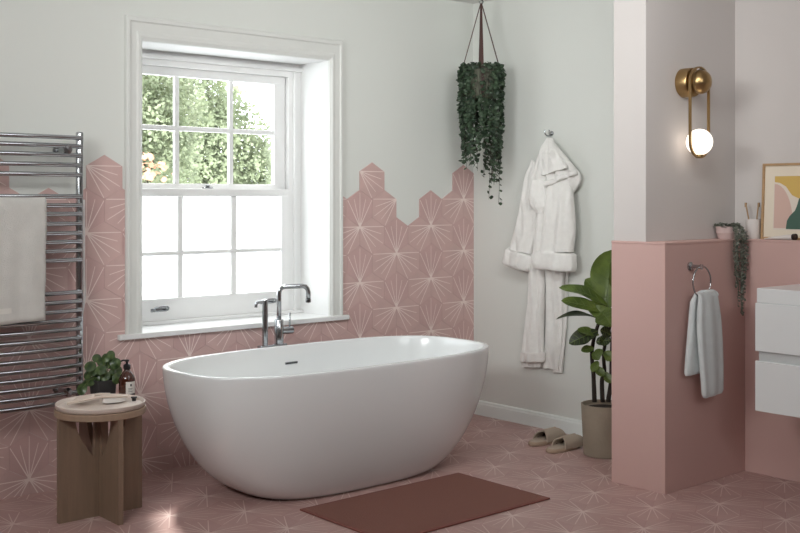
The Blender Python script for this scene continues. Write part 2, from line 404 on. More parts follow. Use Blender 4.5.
pts += [sp(ln-rc, zt)]+[sp(ln-rc+rc*sin(a), zt-rc+rc*cos(a)) for a in (pi/6, pi/3, pi/2)]+[sp(ln, zt-rc-.045)]
m = MB().tube(pts, .0135, 14, sub=1); sp_ = m.build('spout', CHROME, tap, smooth=True)
m = MB(); m.lathe([(0, 0), (.0155, 0), (.0155, .02), (.013, .022)], sp(ln, zt-rc-.06), n=16); m.build('nozzle', CHROMED, sp_, smooth=True, angle=40)
m = MB(); m.tube([(x2+.02, yt, zb+.085), (x2+.085, yt-.012, zb+.085)], .021, 18, sub=1); hn = m.build('handle_hub', CHROME, tap, smooth=True, angle=40)
m = MB(); m.tube([(x2+.066, yt-.01, zb+.09), (x2+.066, yt-.012, zb+.185)], .0055, 10, sub=1); m.build('lever', CHROME, hn, smooth=True)
zs = at(265, 299.5, 'y', yt).z
m = MB(); m.lathe([(0, zb+.01), (.0165, zb+.01), (.0165, zs-.006), (.015, zs), (0, zs)], (x1, yt, 0), n=20); hs = m.build('hand_shower', CHROME, tap, smooth=True, angle=40)
m = MB(); m.tube([(x1, yt, zs-.012), (x1-.04, yt-.005, zs-.012), (x1-.062, yt-.008, zs-.016), (x1-.066, yt-.008, zs-.04)], .009, 10, sub=4); m.build('shower_outlet', CHROME, hs, smooth=True)

# ================================================================= TOWEL RADIATOR
ry = -.105
rad = thing('towel_radiator', (-3.15, -.07, .42), 'chrome ladder towel radiator of many thin bars fixed to the tiled wall at the left', 'radiator')
xr = -2.878; xl = -3.478; zt0, zb0 = 1.80, .40
for x in (xr, xl):
    m = MB(); m.box((x-.016, ry-.012, zb0), (x+.016, ry+.018, zt0), bev=.008, seg=3); m.build('upright', CHROME, rad, smooth=True, angle=60)
vs = [137.8, 146.2, 155.2, 165, 174.7, 196.4, 205.3, 213.8, 223.5, 232.9, 241.5, 250.3, 259.7, 292, 301.2, 310.4, 319.6, 328.8, 338, 347.1, 356.2, 365.2, 374.1, 383.1, 392, 400.8]
for v_ in vs:
    z = at(77, v_, 'y', ry-.02).z
    m = MB(); pts = [V((xl+(xr-xl)*t/10, ry-.016-.026*sin(pi*t/10), z)) for t in range(11)]
    m.tube(pts, .0115, 10, sub=1, caps=False); m.build('bar', CHROME, rad, smooth=True)
for (x, v_) in ((-2.955, 150), (-2.955, 390), (-3.40, 150), (-3.40, 390)):
    z = at(62, v_, 'y', -.06).z
    m = MB(); m.lathe([(.024, -.0075), (.024, -.016), (.012, -.02), (.012, -.1)], (x, 0, z), 'y', n=20); m.lathe([(.012, -.1), (.022, -.102), (.022, -.112), (0, -.114)], (x, -.03, z), 'y', n=20)
    m.build('wall_bracket', CHROME, rad, smooth=True, angle=40)
# towel over the radiator: back and front drops over one bar
ztb = at(77, 196.4, 'y', ry-.02).z
def drape_towel(x0, x1, zbar, zf, zb_, yf, yb, name, mats, label, cat, thick=.012, band=None, group=None, seed=0):
    pts = []; yc = (yf+yb)/2; r = abs(yf-yb)/2
    nb = 14
    for i in range(nb+1): pts.append((yb, zb_+(zbar-zb_)*i/nb))
    for a in range(1, 8): pts.append((yc+(yb-yc)*cos(pi*a/8), zbar+r*sin(pi*a/8)*1.0))
    nf = 22
    for i in range(nf+1): pts.append((yf, zbar-(zbar-zf)*i/nf))
    m = MB(); nx = 24; n = len(pts)
    def P(i, j, side):
        y, z = pts[i]; t = j/nx; x = x0+(x1-x0)*t
        drop = max(0, zbar-z); wob = (.006*sin(t*9+seed+z*3)+.004*sin(t*21+seed*2))*min(1, drop/.25)
        a = pts[max(i-1, 0)]; b = pts[min(i+1, n-1)]; ty, tz = b[0]-a[0], b[1]-a[1]; l = sqrt(ty*ty+tz*tz); ny, nz = -tz/l, ty/l
        shrink = .012*drop/.6
        xx = x+(0.5-t)*shrink*2+.002*sin(z*30)
        return (xx, y+wob-ny*side*thick/2*-1, z+nz*side*thick/2-.004*sin(t*5)*min(1, drop/.3))
    for side in (-1, 1):
        vs_ = [P(i, j, side) for i in range(n) for j in range(nx+1)]
        fs = [[i*(nx+1)+j, i*(nx+1)+j+1, (i+1)*(nx+1)+j+1, (i+1)*(nx+1)+j] for i in range(n-1) for j in range(nx)]
        o = len(m.v); m.v += vs_
        for f in fs:
            zz = sum(vs_[i][2] for i in f)/4; front = (vs_[f[0]][1]+vs_[f[2]][1])/2 < yc
            k = 1 if band and band[0] < zz-zf < band[1] else 0
            m.f.append([i+o for i in f]); m.m.append(k)
    N = n*(nx+1)
    ring = [j for j in range(nx+1)]+[(i)*(nx+1)+nx for i in range(1, n)]+[(n-1)*(nx+1)+j for j in range(nx-1, -1, -1)]+[i*(nx+1) for i in range(n-2, 0, -1)]
    for a, b in zip(ring, ring[1:]+ring[:1]): m.f.append([a, b, b+N, a+N]); m.m.append(0)
    o = m.build(name, mats, None, smooth=True, loc=((x0+x1)/2, yc, zf)); return tag(o, label, cat, group)
drape_towel(-3.455, -3.078, ztb-.044, .872, 1.02, ry-.068, ry+.006, 'towel', [TOWELG, TOWELGB], 'pale grey bath towel with a woven band, folded over the bars of the towel radiator', 'towel', thick=.013, band=(.045, .062))
# pipe behind the radiator
m = MB(); px = at(84.5, 230, 'y', -.02).x
m.tube([(px, -.014, 1.46), (px, -.014, 1.1), (px+.002, -.016, .96), (px-.022, -.02, .8), (px-.022, -.02, .6), (px-.03, -.03, .2), (px-.03, -.03, .0)], .006, 8, sub=6)
tag(m.build('supply_pipe', CABLE, None, smooth=True, loc=(px, -.014, 0)), 'thin white pipe running down the tiles beside the right upright of the towel radiator', 'pipe')

# ================================================================= STOOL
sx, sy, sh = -2.985, -.563, .50
st = thing('side_stool', (sx, sy, 0), 'round taupe wooden side stool on a crossed plank base between radiator and bathtub', 'stool')
def plank(axis):
    # plank of half width .205 with two arched openings hung from the top, either side of the middle
    hw = .205; zt = sh-.028; poly = []
    left = [(-hw, 0), (-hw, zt), (-.128, zt)]+[(-.128+.090*(t/12)**1.9, zt-.195*(t/12)) for t in range(1, 13)]
    left += [(-.034, zt-.15), (-.030, zt), (.030, zt), (.034, zt-.15)]
    right = [(-a, b) for a, b in left[2:-4]][::-1]
    poly = left+right+[(hw, zt), (hw, 0)]
    th = .0125
    m = MB()
    fn = (lambda a, b, d: (sx+a, sy+d, b)) if axis == 'x' else (lambda a, b, d: (sx+d, sy+a, b))
    # build as strips so the concave outline triangulates well
    bm = bmesh.new(); vs_ = [bm.verts.new(fn(a, b, -th)) for a, b in poly]; f = bm.faces.new(vs_)
    r = bmesh.ops.extrude_face_region(bm, geom=[f]); nv = [g for g in r['geom'] if isinstance(g, bmesh.types.BMVert)]
    dv = V(fn(0, 0, th))-V(fn(0, 0, -th)); bmesh.ops.translate(bm, verts=nv, vec=dv); bmesh.ops.triangulate(bm, faces=[f for f in bm.faces if len(f.verts) > 4])
    m.bm(bm); return m
plank('x').build('plank_leg', WOOD, st); plank('y').build('plank_leg', WOOD, st)
m = MB(); m.lathe([(0, sh-.03), (.203, sh-.03), (.206, sh-.027), (.206, sh-.003), (.203, sh), (0, sh)], (sx, sy, 0), n=64); m.build('stool_top', WOODE, st, smooth=True, angle=40)
tray = thing('round_tray', (sx, sy, sh+.0005), 'round cream tray with a raised rim lying on the wooden side stool', 'tray')
m = MB(); m.lathe([(0, sh+.001), (.192, sh+.001), (.199, sh+.006), (.202, sh+.024), (.199, sh+.026), (.196, sh+.024), (.190, sh+.010), (0, sh+.008)], (sx, sy, 0), n=72); m.build('tray_dish', TRAYM, tray, smooth=True, angle=60)
ts = sh+.0085
# square plant pot with pilea
pc = at(103, 394, 'z', ts); pc.y = max(pc.y, sy-.1)
pt = thing('potted_pilea', (pc.x, pc.y, ts), 'round-leaved green pilea in a small charcoal square pot on the side stool', 'plant')
hwp = .047; hp = .072
Lp = []
for z, w_ in ((0, .044), (.003, .046), (hp-.003, .05), (hp, .049), (hp, .043), (hp-.014, .042)):
    Lp.append([(pc.x+w_*sx_*1, pc.y+w_*sy_, ts+z) for sx_, sy_ in ((-1, -.9), (-.9, -1), (.9, -1), (1, -.9), (1, .9), (.9, 1), (-.9, 1), (-1, .9))])
MB().loft(Lp, False).build('square_pot', POTDK, pt)
MB().box((pc.x-.041, pc.y-.041, ts+.002), (pc.x+.041, pc.y+.041, ts+hp-.014)).build('soil', SOIL, pt)
rng = random.Random(5)
def disc_leaf(c, nrm, r, k=0):
    nrm = V(nrm).normalized(); a = nrm.orthogonal().normalized(); b = nrm.cross(a); vs_ = [V(c)+nrm*.004]; n = 14
    for q, rr in ((1, .55), (2, 1)):
        for j in range(n):
            t = 2*pi*j/n; vs_.append(V(c)+(a*cos(t)*1.0+b*sin(t)*.88)*r*rr-nrm*(rr**2)*r*.22)
    fs = [[0, 1+j, 1+(j+1) % n] for j in range(n)]+[[1+j, 1+n+j, 1+n+(j+1) % n, 1+(j+1) % n] for j in range(n)]
    return vs_, fs
view = (CAM-pc).normalized(); rv = V((cos(YAW), -sin(YAW), 0))
spots = [(-.062, .125), (-.03, .150), (.012, .158), (.04, .165), (-.045, .10), (-.01, .115), (.03, .125), (.062, .13), (.075, .095), (.05, .09), (.01, .085), (-.085, .045), (-.105, .03), (-.075, .085), (.035, .07), (-.035, .075), (.07, .07), (-.005, .14), (.045, .145), (-.06, .06)]
for i, (a, h) in enumerate(spots):
    dpt = rng.uniform(-.05, .06)
    tip = pc+rv*a*1.0+V((0, 0, h))+V((view.x, view.y, 0)).normalized()*dpt; tip.z = ts+h*1.14
    base = pc+V((rng.uniform(-.012, .012), rng.uniform(-.012, .012), 0)); base.z = ts+hp-.015
    mid = (base+tip)/2+V((0, 0, .03)); mid.z = max(mid.z, ts+hp+.012)
    m = MB(); m.tube([base, mid, tip], .0016, 6, sub=4); s_ = m.build('stem', LEAFV, pt, smooth=True)
    nr = view*1+V((0, 0, rng.uniform(.1, .9)))+rv*(a*5+rng.uniform(-.5, .5))
    m = MB(); m.add(*disc_leaf(tip, nr, rng.uniform(.024, .033))); m.build('leaf', LEAFP, s_, smooth=True)
# amber pump bottle
bc = at(127, 396, 'z', ts)
bt = thing('pump_bottle', (bc.x, bc.y, ts), 'amber glass pump bottle with a white label on the side stool beside the pilea', 'bottle')
m = MB(); m.lathe([(0, 0), (.036, 0), (.039, .004), (.039, .085), (.034, .098), (.020, .118), (.014, .124), (.014, .132), (0, .132)], (bc.x, bc.y, ts), n=32); m.build('bottle_body', AMBER, bt, smooth=True, angle=60)
m = MB(); m.lathe([(0, .132), (.017, .132), (.018, .15), (.012, .155), (.006, .158), (.006, .166), (.011, .168), (.011, .176), (0, .178)], (bc.x, bc.y, ts), n=20)
m.tube([(bc.x, bc.y, ts+.172), (bc.x-.018*rv.x-.0, bc.y-.018*rv.y, ts+.173), (bc.x-.03*rv.x, bc.y-.03*rv.y, ts+.168)], .004, 8, sub=2); m.build('pump', BLACKP, bt, smooth=True, angle=40)
m = MB(); n = 14; lp = []
a0 = math.atan2((CAM-bc).y, (CAM-bc).x)
for z in (.016, .074):
    lp.append([(bc.x+.0396*cos(a0+radians(-8+i*6)), bc.y+.0396*sin(a0+radians(-8+i*6)), ts+z) for i in range(n)])
m.loft(lp, False, closed=False); lb = m.build('label', LABELM, bt, smooth=True)
m = MB(); m.loft([[(bc.x+.0400*cos(a0+radians(22+i*4)), bc.y+.0400*sin(a0+radians(22+i*4)), ts+z) for i in range(4)] for z in (.052, .063)], False, closed=False)
for zz, w_ in ((.040, 9), (.034, 7), (.026, 9)):
    m.loft([[(bc.x+.0400*cos(a0+radians(8+i*4)), bc.y+.0400*sin(a0+radians(8+i*4)), ts+z) for i in range(w_)] for z in (zz, zz+.0022)], False, closed=False)
m.build('label_print', BLACKP, lb)
# brushes
def brush(name, p0, p1, wid, hl, label, bristle):
    p0, p1 = V(p0), V(p1); d_ = (p1-p0); Ln = d_.length; d_.normalize(); e_ = V((-d_.y, d_.x, 0))
    t = thing(name, (p0+p1)/2, label, 'brush'); loops = []
    N = 26
    for i in range(N+1):
        s = i/N; x = s*Ln
        if s < hl: q = s/hl; w_ = wid*sqrt(max(0.0004, 1-(2*q-1)**2)); w_ = max(w_, .008 if q > .5 else .001)
        else: q = (s-hl)/(1-hl); w_ = .009+.012*sin(q*pi)**2
        if i == N: w_ = .003
        hgt = .007 if s < hl else .006; c = p0+d_*x+V((0, 0, .012*sin(s*pi)))
        loops.append([c+e_*w_*cos(2*pi*j/12)+V((0, 0, hgt*sin(2*pi*j/12))) for j in range(12)])
    MB().loft(loops, True).build('handle', PALEWD, t, smooth=True)
    if bristle:
        m = MB(); q0 = p0+d_*(Ln*hl/2); lo = [[q0+d_*(Ln*hl/2*.85*cos(2*pi*j/24))+e_*(wid*.85*sin(2*pi*j/24))+V((0, 0, z)) for j in range(24)] for z in (-.018, .004)]
        m.loft(lo, True); m.build('bristles', TERRYH, t)
    return t
a_, b_ = at(67, 405, 'z', ts+.02), at(128, 397, 'z', ts+.02)
brush('bath_brush', b_+V((0, 0, .006)), a_+V((0, 0, .006)), .040, .46, 'pale wooden bath brush with a long curved handle lying across the cream tray', True)
a_, b_ = at(74, 402, 'z', ts+.02), at(110, 394, 'z', ts+.02)
brush('nail_brush', a_+V((0, 0, 0)), b_+V((0, 0, 0)), .030, .55, 'small pale wooden brush lying behind the bath brush on the cream tray', False)
bb = at(134, 401, 'z', ts)
m = MB(); m.lathe([(0, 0), (.010, 0), (.010, .012), (.014, .014), (.014, .02), (0, .021)], bb, n=16); tag(m.build('stopper', BLACKP, None, smooth=True, angle=40, loc=bb), 'small black stopper standing at the right edge of the cream tray', 'stopper')

# ================================================================= HANGING PLANT
hc = V((-.255, -.33, 0)); apex = 2.722
hp_ = thing('hanging_planter', (hc.x, hc.y, CH), 'dark green trailing plant in a round pot hung from the ceiling by brown straps', 'plant')
m = MB(); m.tube([(hc.x, hc.y, CH), (hc.x, hc.y, apex+.02)], .004, 8, sub=1); m.lathe([(.02, CH), (.02, CH-.008), (.006, CH-.014)], (hc.x, hc.y, 0), n=16); m.tube([(hc.x, hc.y, apex+.03), (hc.x+.018, hc.y, apex+.014), (hc.x, hc.y, apex-.006), (hc.x-.018, hc.y, apex+.010)], .004, 8, sub=5)
m.build('ceiling_hook', CHROMED, hp_, smooth=True)
ztp = 2.305; prr = .112
fw = V((sin(YAW), cos(YAW), 0))
for k, aa in enumerate((0, 90, 180, 270)):
    dr = rv*cos(radians(aa))+fw*sin(radians(aa)); tang = V((0, 0, 1)).cross(dr)
    m = MB(); loops = []
    pts = [V((hc.x, hc.y, apex)), hc+dr*(prr+.004)+V((0, 0, ztp)), hc+dr*(prr+.003)+V((0, 0, ztp-.10)), hc+dr*(prr-.012)+V((0, 0, ztp-.195)), hc*1+V((0, 0, ztp-.202))]
    for i, p in enumerate(pts):
        w_ = (.006, .008, .008, .008, .006)[i]; loops.append([p+tang*w_, p-tang*w_, p-tang*w_+dr*.006+V((0, 0, .001)), p+tang*w_+dr*.006+V((0, 0, .001))])
    m.loft(loops, True); m.build('strap', LEATHER, hp_)
m = MB(); m.lathe([(0, ztp-.195), (.085, ztp-.195), (.098, ztp-.18), (prr, ztp-.03), (prr, ztp-.01), (prr-.01, ztp-.01), (prr-.012, ztp-.03), (0, ztp-.035)], (hc.x, hc.y, 0), n=40, k=0); m.build('pot', POTH, hp_, smooth=True, angle=50)
rng = random.Random(11)
def small_leaf(c, dr, nr, l, w_):
    dr = dr.normalized(); nr = (nr-dr*nr.dot(dr)).normalized(); e_ = dr.cross(nr)
    return [c, c+dr*l*.35+e_*w_-nr*.002, c+dr*l*.75+e_*w_*.8, c+dr*l, c+dr*l*.75-e_*w_*.8, c+dr*l*.35-e_*w_-nr*.002, c+dr*l*.5+nr*.003], [[0, 1, 6], [1, 2, 6], [2, 3, 6], [3, 4, 6], [4, 5, 6], [5, 0, 6]]
for i in range(78):
    ang = 2*pi*i/78*1.0+rng.uniform(-.04, .04); dr = rv*cos(ang)+fw*sin(ang); rr = prr+rng.uniform(.004, .022)
    Ls = rng.uniform(.38, .58)
    right = dr.dot(rv)
    if right > .35: Ls += .10+rng.random()*.08
    if rng.random() < .12: Ls += .12
    if dr.dot(fw) < -.5 and abs(right) < .22: Ls *= .96
    zt_ = ztp+.02
    m = MB(); pts = [hc+dr*(prr*.6)+V((0, 0, ztp-.01)), hc+dr*(prr+.0)+V((0, 0, ztp+.018)), hc+dr*(rr+.004)+V((0, 0, ztp-.03))]
    nsg = 6; lat = V((-dr.y, dr.x, 0))
    off = 0
    for q in range(1, nsg+1): off += rng.uniform(-.012, .012); pts.append(hc+dr*(rr+rng.uniform(-.006, .008)-.02*(q/nsg)**2)+lat*off+V((0, 0, ztp-.03-Ls*q/nsg)))
    m.tube(pts, .0012, 4, sub=3, k=1); P_, _ = spline(pts, [0]*len(pts), 10); acc = 0; nl = 0
    for a, b in zip(P_, P_[1:]):
        acc += (b-a).length
        depth = (ztp-b.z)/.6
        stp = .0145+.02*max(0, depth-.5)
        if acc > stp:
            acc = 0; out = (dr*rng.uniform(.2, 1)+lat*rng.uniform(-1, 1)+V((0, 0, rng.uniform(-.9, .3)))).normalized()
            if dr.dot(fw) < -.6 and abs(right) < .42 and b.z > ztp-.19 and rng.random() < .8: continue
            l = rng.uniform(.024, .036); m.add(*small_leaf(b, out, dr+V((0, 0, rng.uniform(.1, .8))), l, l*.42), 0)
    m.build('trailing_strand', [LEAFH, BARK], hp_)
m = MB()
for q in range(150):
    a = rng.uniform(0, 2*pi); r_ = sqrt(rng.random())*(prr+.012); c = hc+V((cos(a)*r_, sin(a)*r_, ztp-.015+rng.uniform(0, .035))); out = V((cos(a), sin(a), rng.uniform(-.2, 1)))
    l = rng.uniform(.02, .032); m.add(*small_leaf(c, out, V((0, 0, 1))+out*.3, l, l*.42))
m.build('top_foliage', LEAFH, hp_)

# ================================================================= BATHROBE
hk = at(550, 134, 'x', -.02)
hook = thing('robe_hook', (0, hk.y, hk.z), 'small chrome double hook on the white wall above the bathrobe', 'hook')
m = MB(); m.lathe([(0, 0), (.014, 0), (.014, -.006), (.006, -.01)], (0, hk.y, hk.z+.005), 'x', n=16)
for s_ in (-1, 1): m.tube([(-.004, hk.y+.004*s_, hk.z-.005), (-.03, hk.y+.010*s_, hk.z-.012), (-.046, hk.y+.016*s_, hk.z+.0), (-.048, hk.y+.018*s_, hk.z+.026)], .0038, 8, sub=5)
m.build('hook_arms', CHROME, hook, smooth=True)
robe = thing('bathrobe', (-.02, hk.y, hk.z-.02), 'white terry bathrobe with turned-up cuffs hanging from the wall hook', 'bathrobe')
def cloth(name, rows, xb, folds=3, amp=.25, seed=0, steps=34, n=52, mat_=None, parent=robe, tilt=0, fine=.16):
    """hanging cloth body: rows of (v, u_left, u_right, depth in m, tilt) read off the photo; back near xb"""
    key = [tuple(r[:3])+(r[3]*.8,)+(tuple(r[4:]) if len(r) > 4 else (tilt,)) for r in rows]; loops = []
    for i in range(steps+1):
        v_ = rows[0][0]+(rows[-1][0]-rows[0][0])*i/steps
        ul, ur, dp, tl = catm(key, v_)
        xm_ = xb-dp*.5; pl = at(ul, v_, 'x', xm_); pr = at(ur, v_+tl, 'x', xm_); c = (pl+pr)/2; hw = (pl.y-pr.y)/2; lp = []
        for j in range(n):
            t = 2*pi*j/n; ct, st_ = cos(t), sin(t); s_ = math.copysign(abs(ct)**.85, ct)
            y = c.y+hw*s_; zz = pl.z+(pr.z-pl.z)*(.5-.5*s_)
            if st_ > 0:
                nz = noise.noise(V((y*26, zz*5, seed*3)))*.7+noise.noise(V((y*55, zz*12, seed*3)))*.4
                fold = 1+amp*sin(folds*pi*s_+seed+i*.045)+amp*.5*sin(folds*2.3*s_+seed*2.1-i*.07)
                x = xm_-.55*dp*abs(st_)**.6*(1+(fold-1)*1.5)-nz*.026*abs(st_)**.5*(fine/.16)
            else: x = xm_+.5*dp*abs(st_)**.6
            lp.append((min(x, -.004), y, zz))
        loops.append(lp)
    return MB().loft(loops, True).build(name, mat_ or TERRY, parent, smooth=True, angle=75)
# back layer strip and lower skirts
cloth('back_skirt', [(225, 560, 572, .02), (270, 558, 568.5, .02), (320, 556, 567, .02), (372.5, 553, 562.5, .02)], -.008, 2, .15, 1.3)
cloth('right_skirt', [(235, 545.8, 567, .045), (268, 546.4, 564.5, .045), (300, 546.6, 563, .045), (340, 545, 561.5, .042), (368, 543.5, 558.5, .035)], -.012, 2, .22, 2.2, tilt=1.5)
cloth('skirt_hem', [(362.5, 522, 542, .034), (367, 522, 541.5, .034)], -.014, 2, .1, 4, steps=6)
cloth('left_skirt', [(235, 533, 544, .05), (268, 530, 544, .06), (300, 528.6, 544, .058), (330, 525.5, 543.6, .055), (352.5, 523, 543.4, .05)], -.035, 2, .2, .4)
cloth('left_skirt_hem', [(352.5, 521, 545, .055), (353.5, 520.6, 545.2, .058), (361.5, 520.8, 544.8, .058), (362.3, 521.5, 544.2, .052)], -.03, 2, .14, .5, steps=10, mat_=TERRYH)
cloth('body', [(150, 545, 556, .04), (170, 536, 562, .06), (200, 535, 564, .065), (235, 534, 566, .06), (262, 534, 566, .05)], -.012, 4, .2, 3.1)
cloth('left_sleeve', [(160, 531.5, 537, .03), (175, 526.5, 541, .055), (195, 523.5, 542, .075), (215, 519.5, 539.5, .08), (235, 514.8, 536.5, .085), (249, 511.5, 533.5, .085)], -.045, 2, .16, 1.0, tilt=5)
cloth('left_cuff', [(247.5, 510.5, 533.5, .088), (249, 507.5, 534.5, .098), (256, 505.6, 533, .102), (262, 504.2, 531, .100), (264, 505, 529.5, .09)], -.04, 2, .08, 1.2, steps=12, tilt=8, mat_=TERRY)
cloth('right_sleeve', [(178, 552, 570, .05), (192, 547.5, 572, .085), (210, 546.3, 573.5, .10), (230, 544.5, 574.5, .105), (252, 541.5, 572.5, .105)], -.05, 2, .15, 2.6, tilt=0)
cloth('right_cuff', [(249.5, 538.5, 573, .108), (251, 536.2, 574.8, .118), (258, 535.2, 575.2, .122), (266, 534.8, 575, .12), (268.2, 536, 573.6, .11)], -.045, 2, .07, 2.8, steps=12, tilt=4)
# collar gathered on the hook, its hem falling on a slant to the right
cloth('shoulder', [(146, 550, 556, .03), (156, 553, 564.5, .05), (166, 556, 573.5, .06), (175, 558, 579.8, .065), (182, 560, 580, .06), (188, 561, 577, .05), (194, 562, 573, .035)], -.03, 2, .2, 2.2)
cloth('collar_fall', [(138, 547.5, 552.5, .03, 0), (146, 543, 554.5, .05, -3), (156, 539.5, 559, .07, -7), (168, 536, 565, .08, -12), (180, 533, 571, .085, -16), (189, 531.4, 575, .08, -19), (191.5, 531, 575.6, .075, -19.6)], -.05, 4, .26, .2, n=72)
cloth('collar_hem', [(189.4, 530.8, 576, .088, -19.2), (190.2, 530.4, 576.6, .096, -19.4), (194.6, 530.2, 576.8, .096, -20), (195.4, 530.8, 576, .085, -20.2)], -.05, 4, .22, .3, steps=8, n=72)
cloth('collar_fold', [(140, 548, 552, .03), (152, 547.5, 557, .05, -1), (164, 546, 563, .06, -4), (176, 543, 567, .055, -8)], -.10, 2, .3, 1.7)
# shawl collar edge hanging left of the opening
cloth('shawl_collar', [(180, 532, 544, .05), (195, 531, 547, .07), (206, 533, 546.5, .07), (213, 537, 545, .05)], -.10, 1, .2, .3)
cloth('front_opening', [(188, 540, 549, .05), (215, 538, 547.5, .06), (240, 535.5, 545, .06), (262, 533, 543, .05)], -.085, 1, .15, .9)

# ================================================================= FIDDLE LEAF FIG
fc = V((-.281, -1.344, 0))
fig = thing('fiddle_leaf_fig', (fc.x, fc.y, 0), 'fiddle-leaf fig with broad green leaves in a round concrete pot behind the pink half wall', 'plant')
m = MB(); m.lathe([(0, .002), (.112, .002), (.116, .006), (.130, .286), (.130, .292), (.121, .292), (.119, .27), (0, .268)], (fc.x, fc.y, 0), n=48); m.build('round_pot', CONC, fig, smooth=True, angle=40)
m = MB(); m.lathe([(0, .272), (.08, .271), (.119, .268)], (fc.x, fc.y, 0), n=24); m.build('soil', SOIL, fig, smooth=True)
DF = (fc-CAM).dot(fw)
def fat(u, v_, dd=0):
    a = (u-CX)/FPX; b = -(v_-CY)/FPX; k_ = DF+dd
    return CAM+fw*k_+rv*a*k_+V((0, 0, b*k_))
for pts in ([(594.5, 402, 0), (593.5, 375, .0), (592, 350, .0), (598, 325, .01), (606, 306, .02)], [(602.5, 402, .03), (602, 380, .03), (604.5, 372, .04), (604, 350, .05), (612, 320, .05)], [(608, 402, -.02), (611, 380, 0), (612, 345, 0), (616, 300, .02), (618, 272, .03)]):
    m = MB(); m.tube([fat(*p) for p in pts], [.0135, .012, .011, .010, .008], 8, sub=5); m.build('stem', BARK, fig, smooth=True)
def fig_leaf(b, t, wid, nrm, arch=.1, mat_=LEAFG, wave=.12, seed=0, fold=.25, vein=True):
    b, t = fat(*b), fat(*t); d_ = t-b; Ln = d_.length; d_.normalize(); nrm = V(nrm); nrm = (nrm-d_*nrm.dot(d_)).normalized(); e_ = d_.cross(nrm)
    nu, nv = 20, 10; vs_ = []; W_ = wid
    for i in range(nu+1):
        s = i/nu; prof = (sin(pi*min(1, s**.85)))**.62*(.62+.5*s) if 0 < s < 1 else .0
        prof *= 1-.15*math.exp(-((s-.34)/.14)**2)
        prof = max(prof, .02)
        for j in range(nv+1):
            q = 2*j/nv-1; c = b+d_*(Ln*s)+nrm*(arch*Ln*sin(pi*s*.9))+e_*(W_*prof*q)
            c += nrm*(fold*W_*prof*abs(q)**1.3+wave*.8*W_*sin(s*9+seed+q*1.2)*abs(q)**2*prof)
            
            vs_.append(c)
    fs = [[i*(nv+1)+j, i*(nv+1)+j+1, (i+1)*(nv+1)+j+1, (i+1)*(nv+1)+j] for i in range(nu) for j in range(nv)]
    m = MB().add(vs_, fs); lf = m.build('leaf', mat_, fig, smooth=True)
    if vein:
        m = MB(); vv = [vs_[i*(nv+1)+nv//2]-nrm*.000+view_f*.002 for i in range(nu+1)]; m.tube(vv, .0022, 5, sub=1)
        for i in range(4, nu-2, 3):
            for sd in (0, nv):
                tgt = vs_[min(i+2, nu)*(nv+1)+(sd+nv//2*1)//2 if False else min(i+2, nu)*(nv+1)+(1 if sd == 0 else nv-1)]
                mid_ = vs_[min(i+1, nu)*(nv+1)+(3 if sd == 0 else nv-3)]
                m.tube([vs_[i*(nv+1)+nv//2]+view_f*.0015, mid_+view_f*.0015, tgt+view_f*.0015], .0012, 4, sub=2)
        m.build('vein', LEAFV, lf, smooth=True)
    return lf
view_f = (CAM-V((fc.x, fc.y, .9))).normalized()
up = V((0, 0, 1))
fig_leaf((605, 310, .0), (611, 250, .0), .125, view_f+up*.15-rv*.25, -.05, LEAFG, .1, 1)
fig_leaf((610, 308, .04), (585, 279, .05), .075, view_f+up*.5, .05, LEAFG, .1, 2)
fig_leaf((608, 306, -.02), (558.5, 289, -.04), .062, view_f*.6+up*.9, .10, LEAFG, .16, 3)
fig_leaf((607, 311, -.05), (561, 301, -.12), .052, view_f*.8+up*.6, .03, LEAFG, .12, 4)
fig_leaf((600, 309, -.06), (613, 327, -.16), .085, view_f+up*.6, .05, LEAFG, .1, 5)
fig_leaf((588, 308, -.06), (612, 320, -.1), .06, view_f*.8+up*.6, .05, LEAFG, .1, 6)
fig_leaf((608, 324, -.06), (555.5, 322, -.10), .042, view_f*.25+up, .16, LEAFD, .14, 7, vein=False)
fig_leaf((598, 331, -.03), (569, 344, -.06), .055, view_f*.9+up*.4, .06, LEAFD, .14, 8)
fig_leaf((599, 335, -.03), (577, 330, -.05), .035, view_f*.7+up*.6, .04, LEAFG, .1, 9)
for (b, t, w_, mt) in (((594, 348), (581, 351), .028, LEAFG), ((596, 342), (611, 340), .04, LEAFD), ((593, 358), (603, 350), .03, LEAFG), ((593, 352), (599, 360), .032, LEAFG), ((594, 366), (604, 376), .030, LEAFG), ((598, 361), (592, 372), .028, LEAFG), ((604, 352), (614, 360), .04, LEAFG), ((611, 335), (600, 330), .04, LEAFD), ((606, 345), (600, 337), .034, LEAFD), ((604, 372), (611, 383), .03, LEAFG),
                     ((612, 300), (650, 270), .09, LEAFG), ((614, 310), (655, 305), .09, LEAFG), ((614, 290), (630, 255), .09, LEAFG)):
    fig_leaf((b[0], b[1], -.03), (t[0], t[1], -.06), w_, view_f+up*.4, .05, mt, .1, t[0])

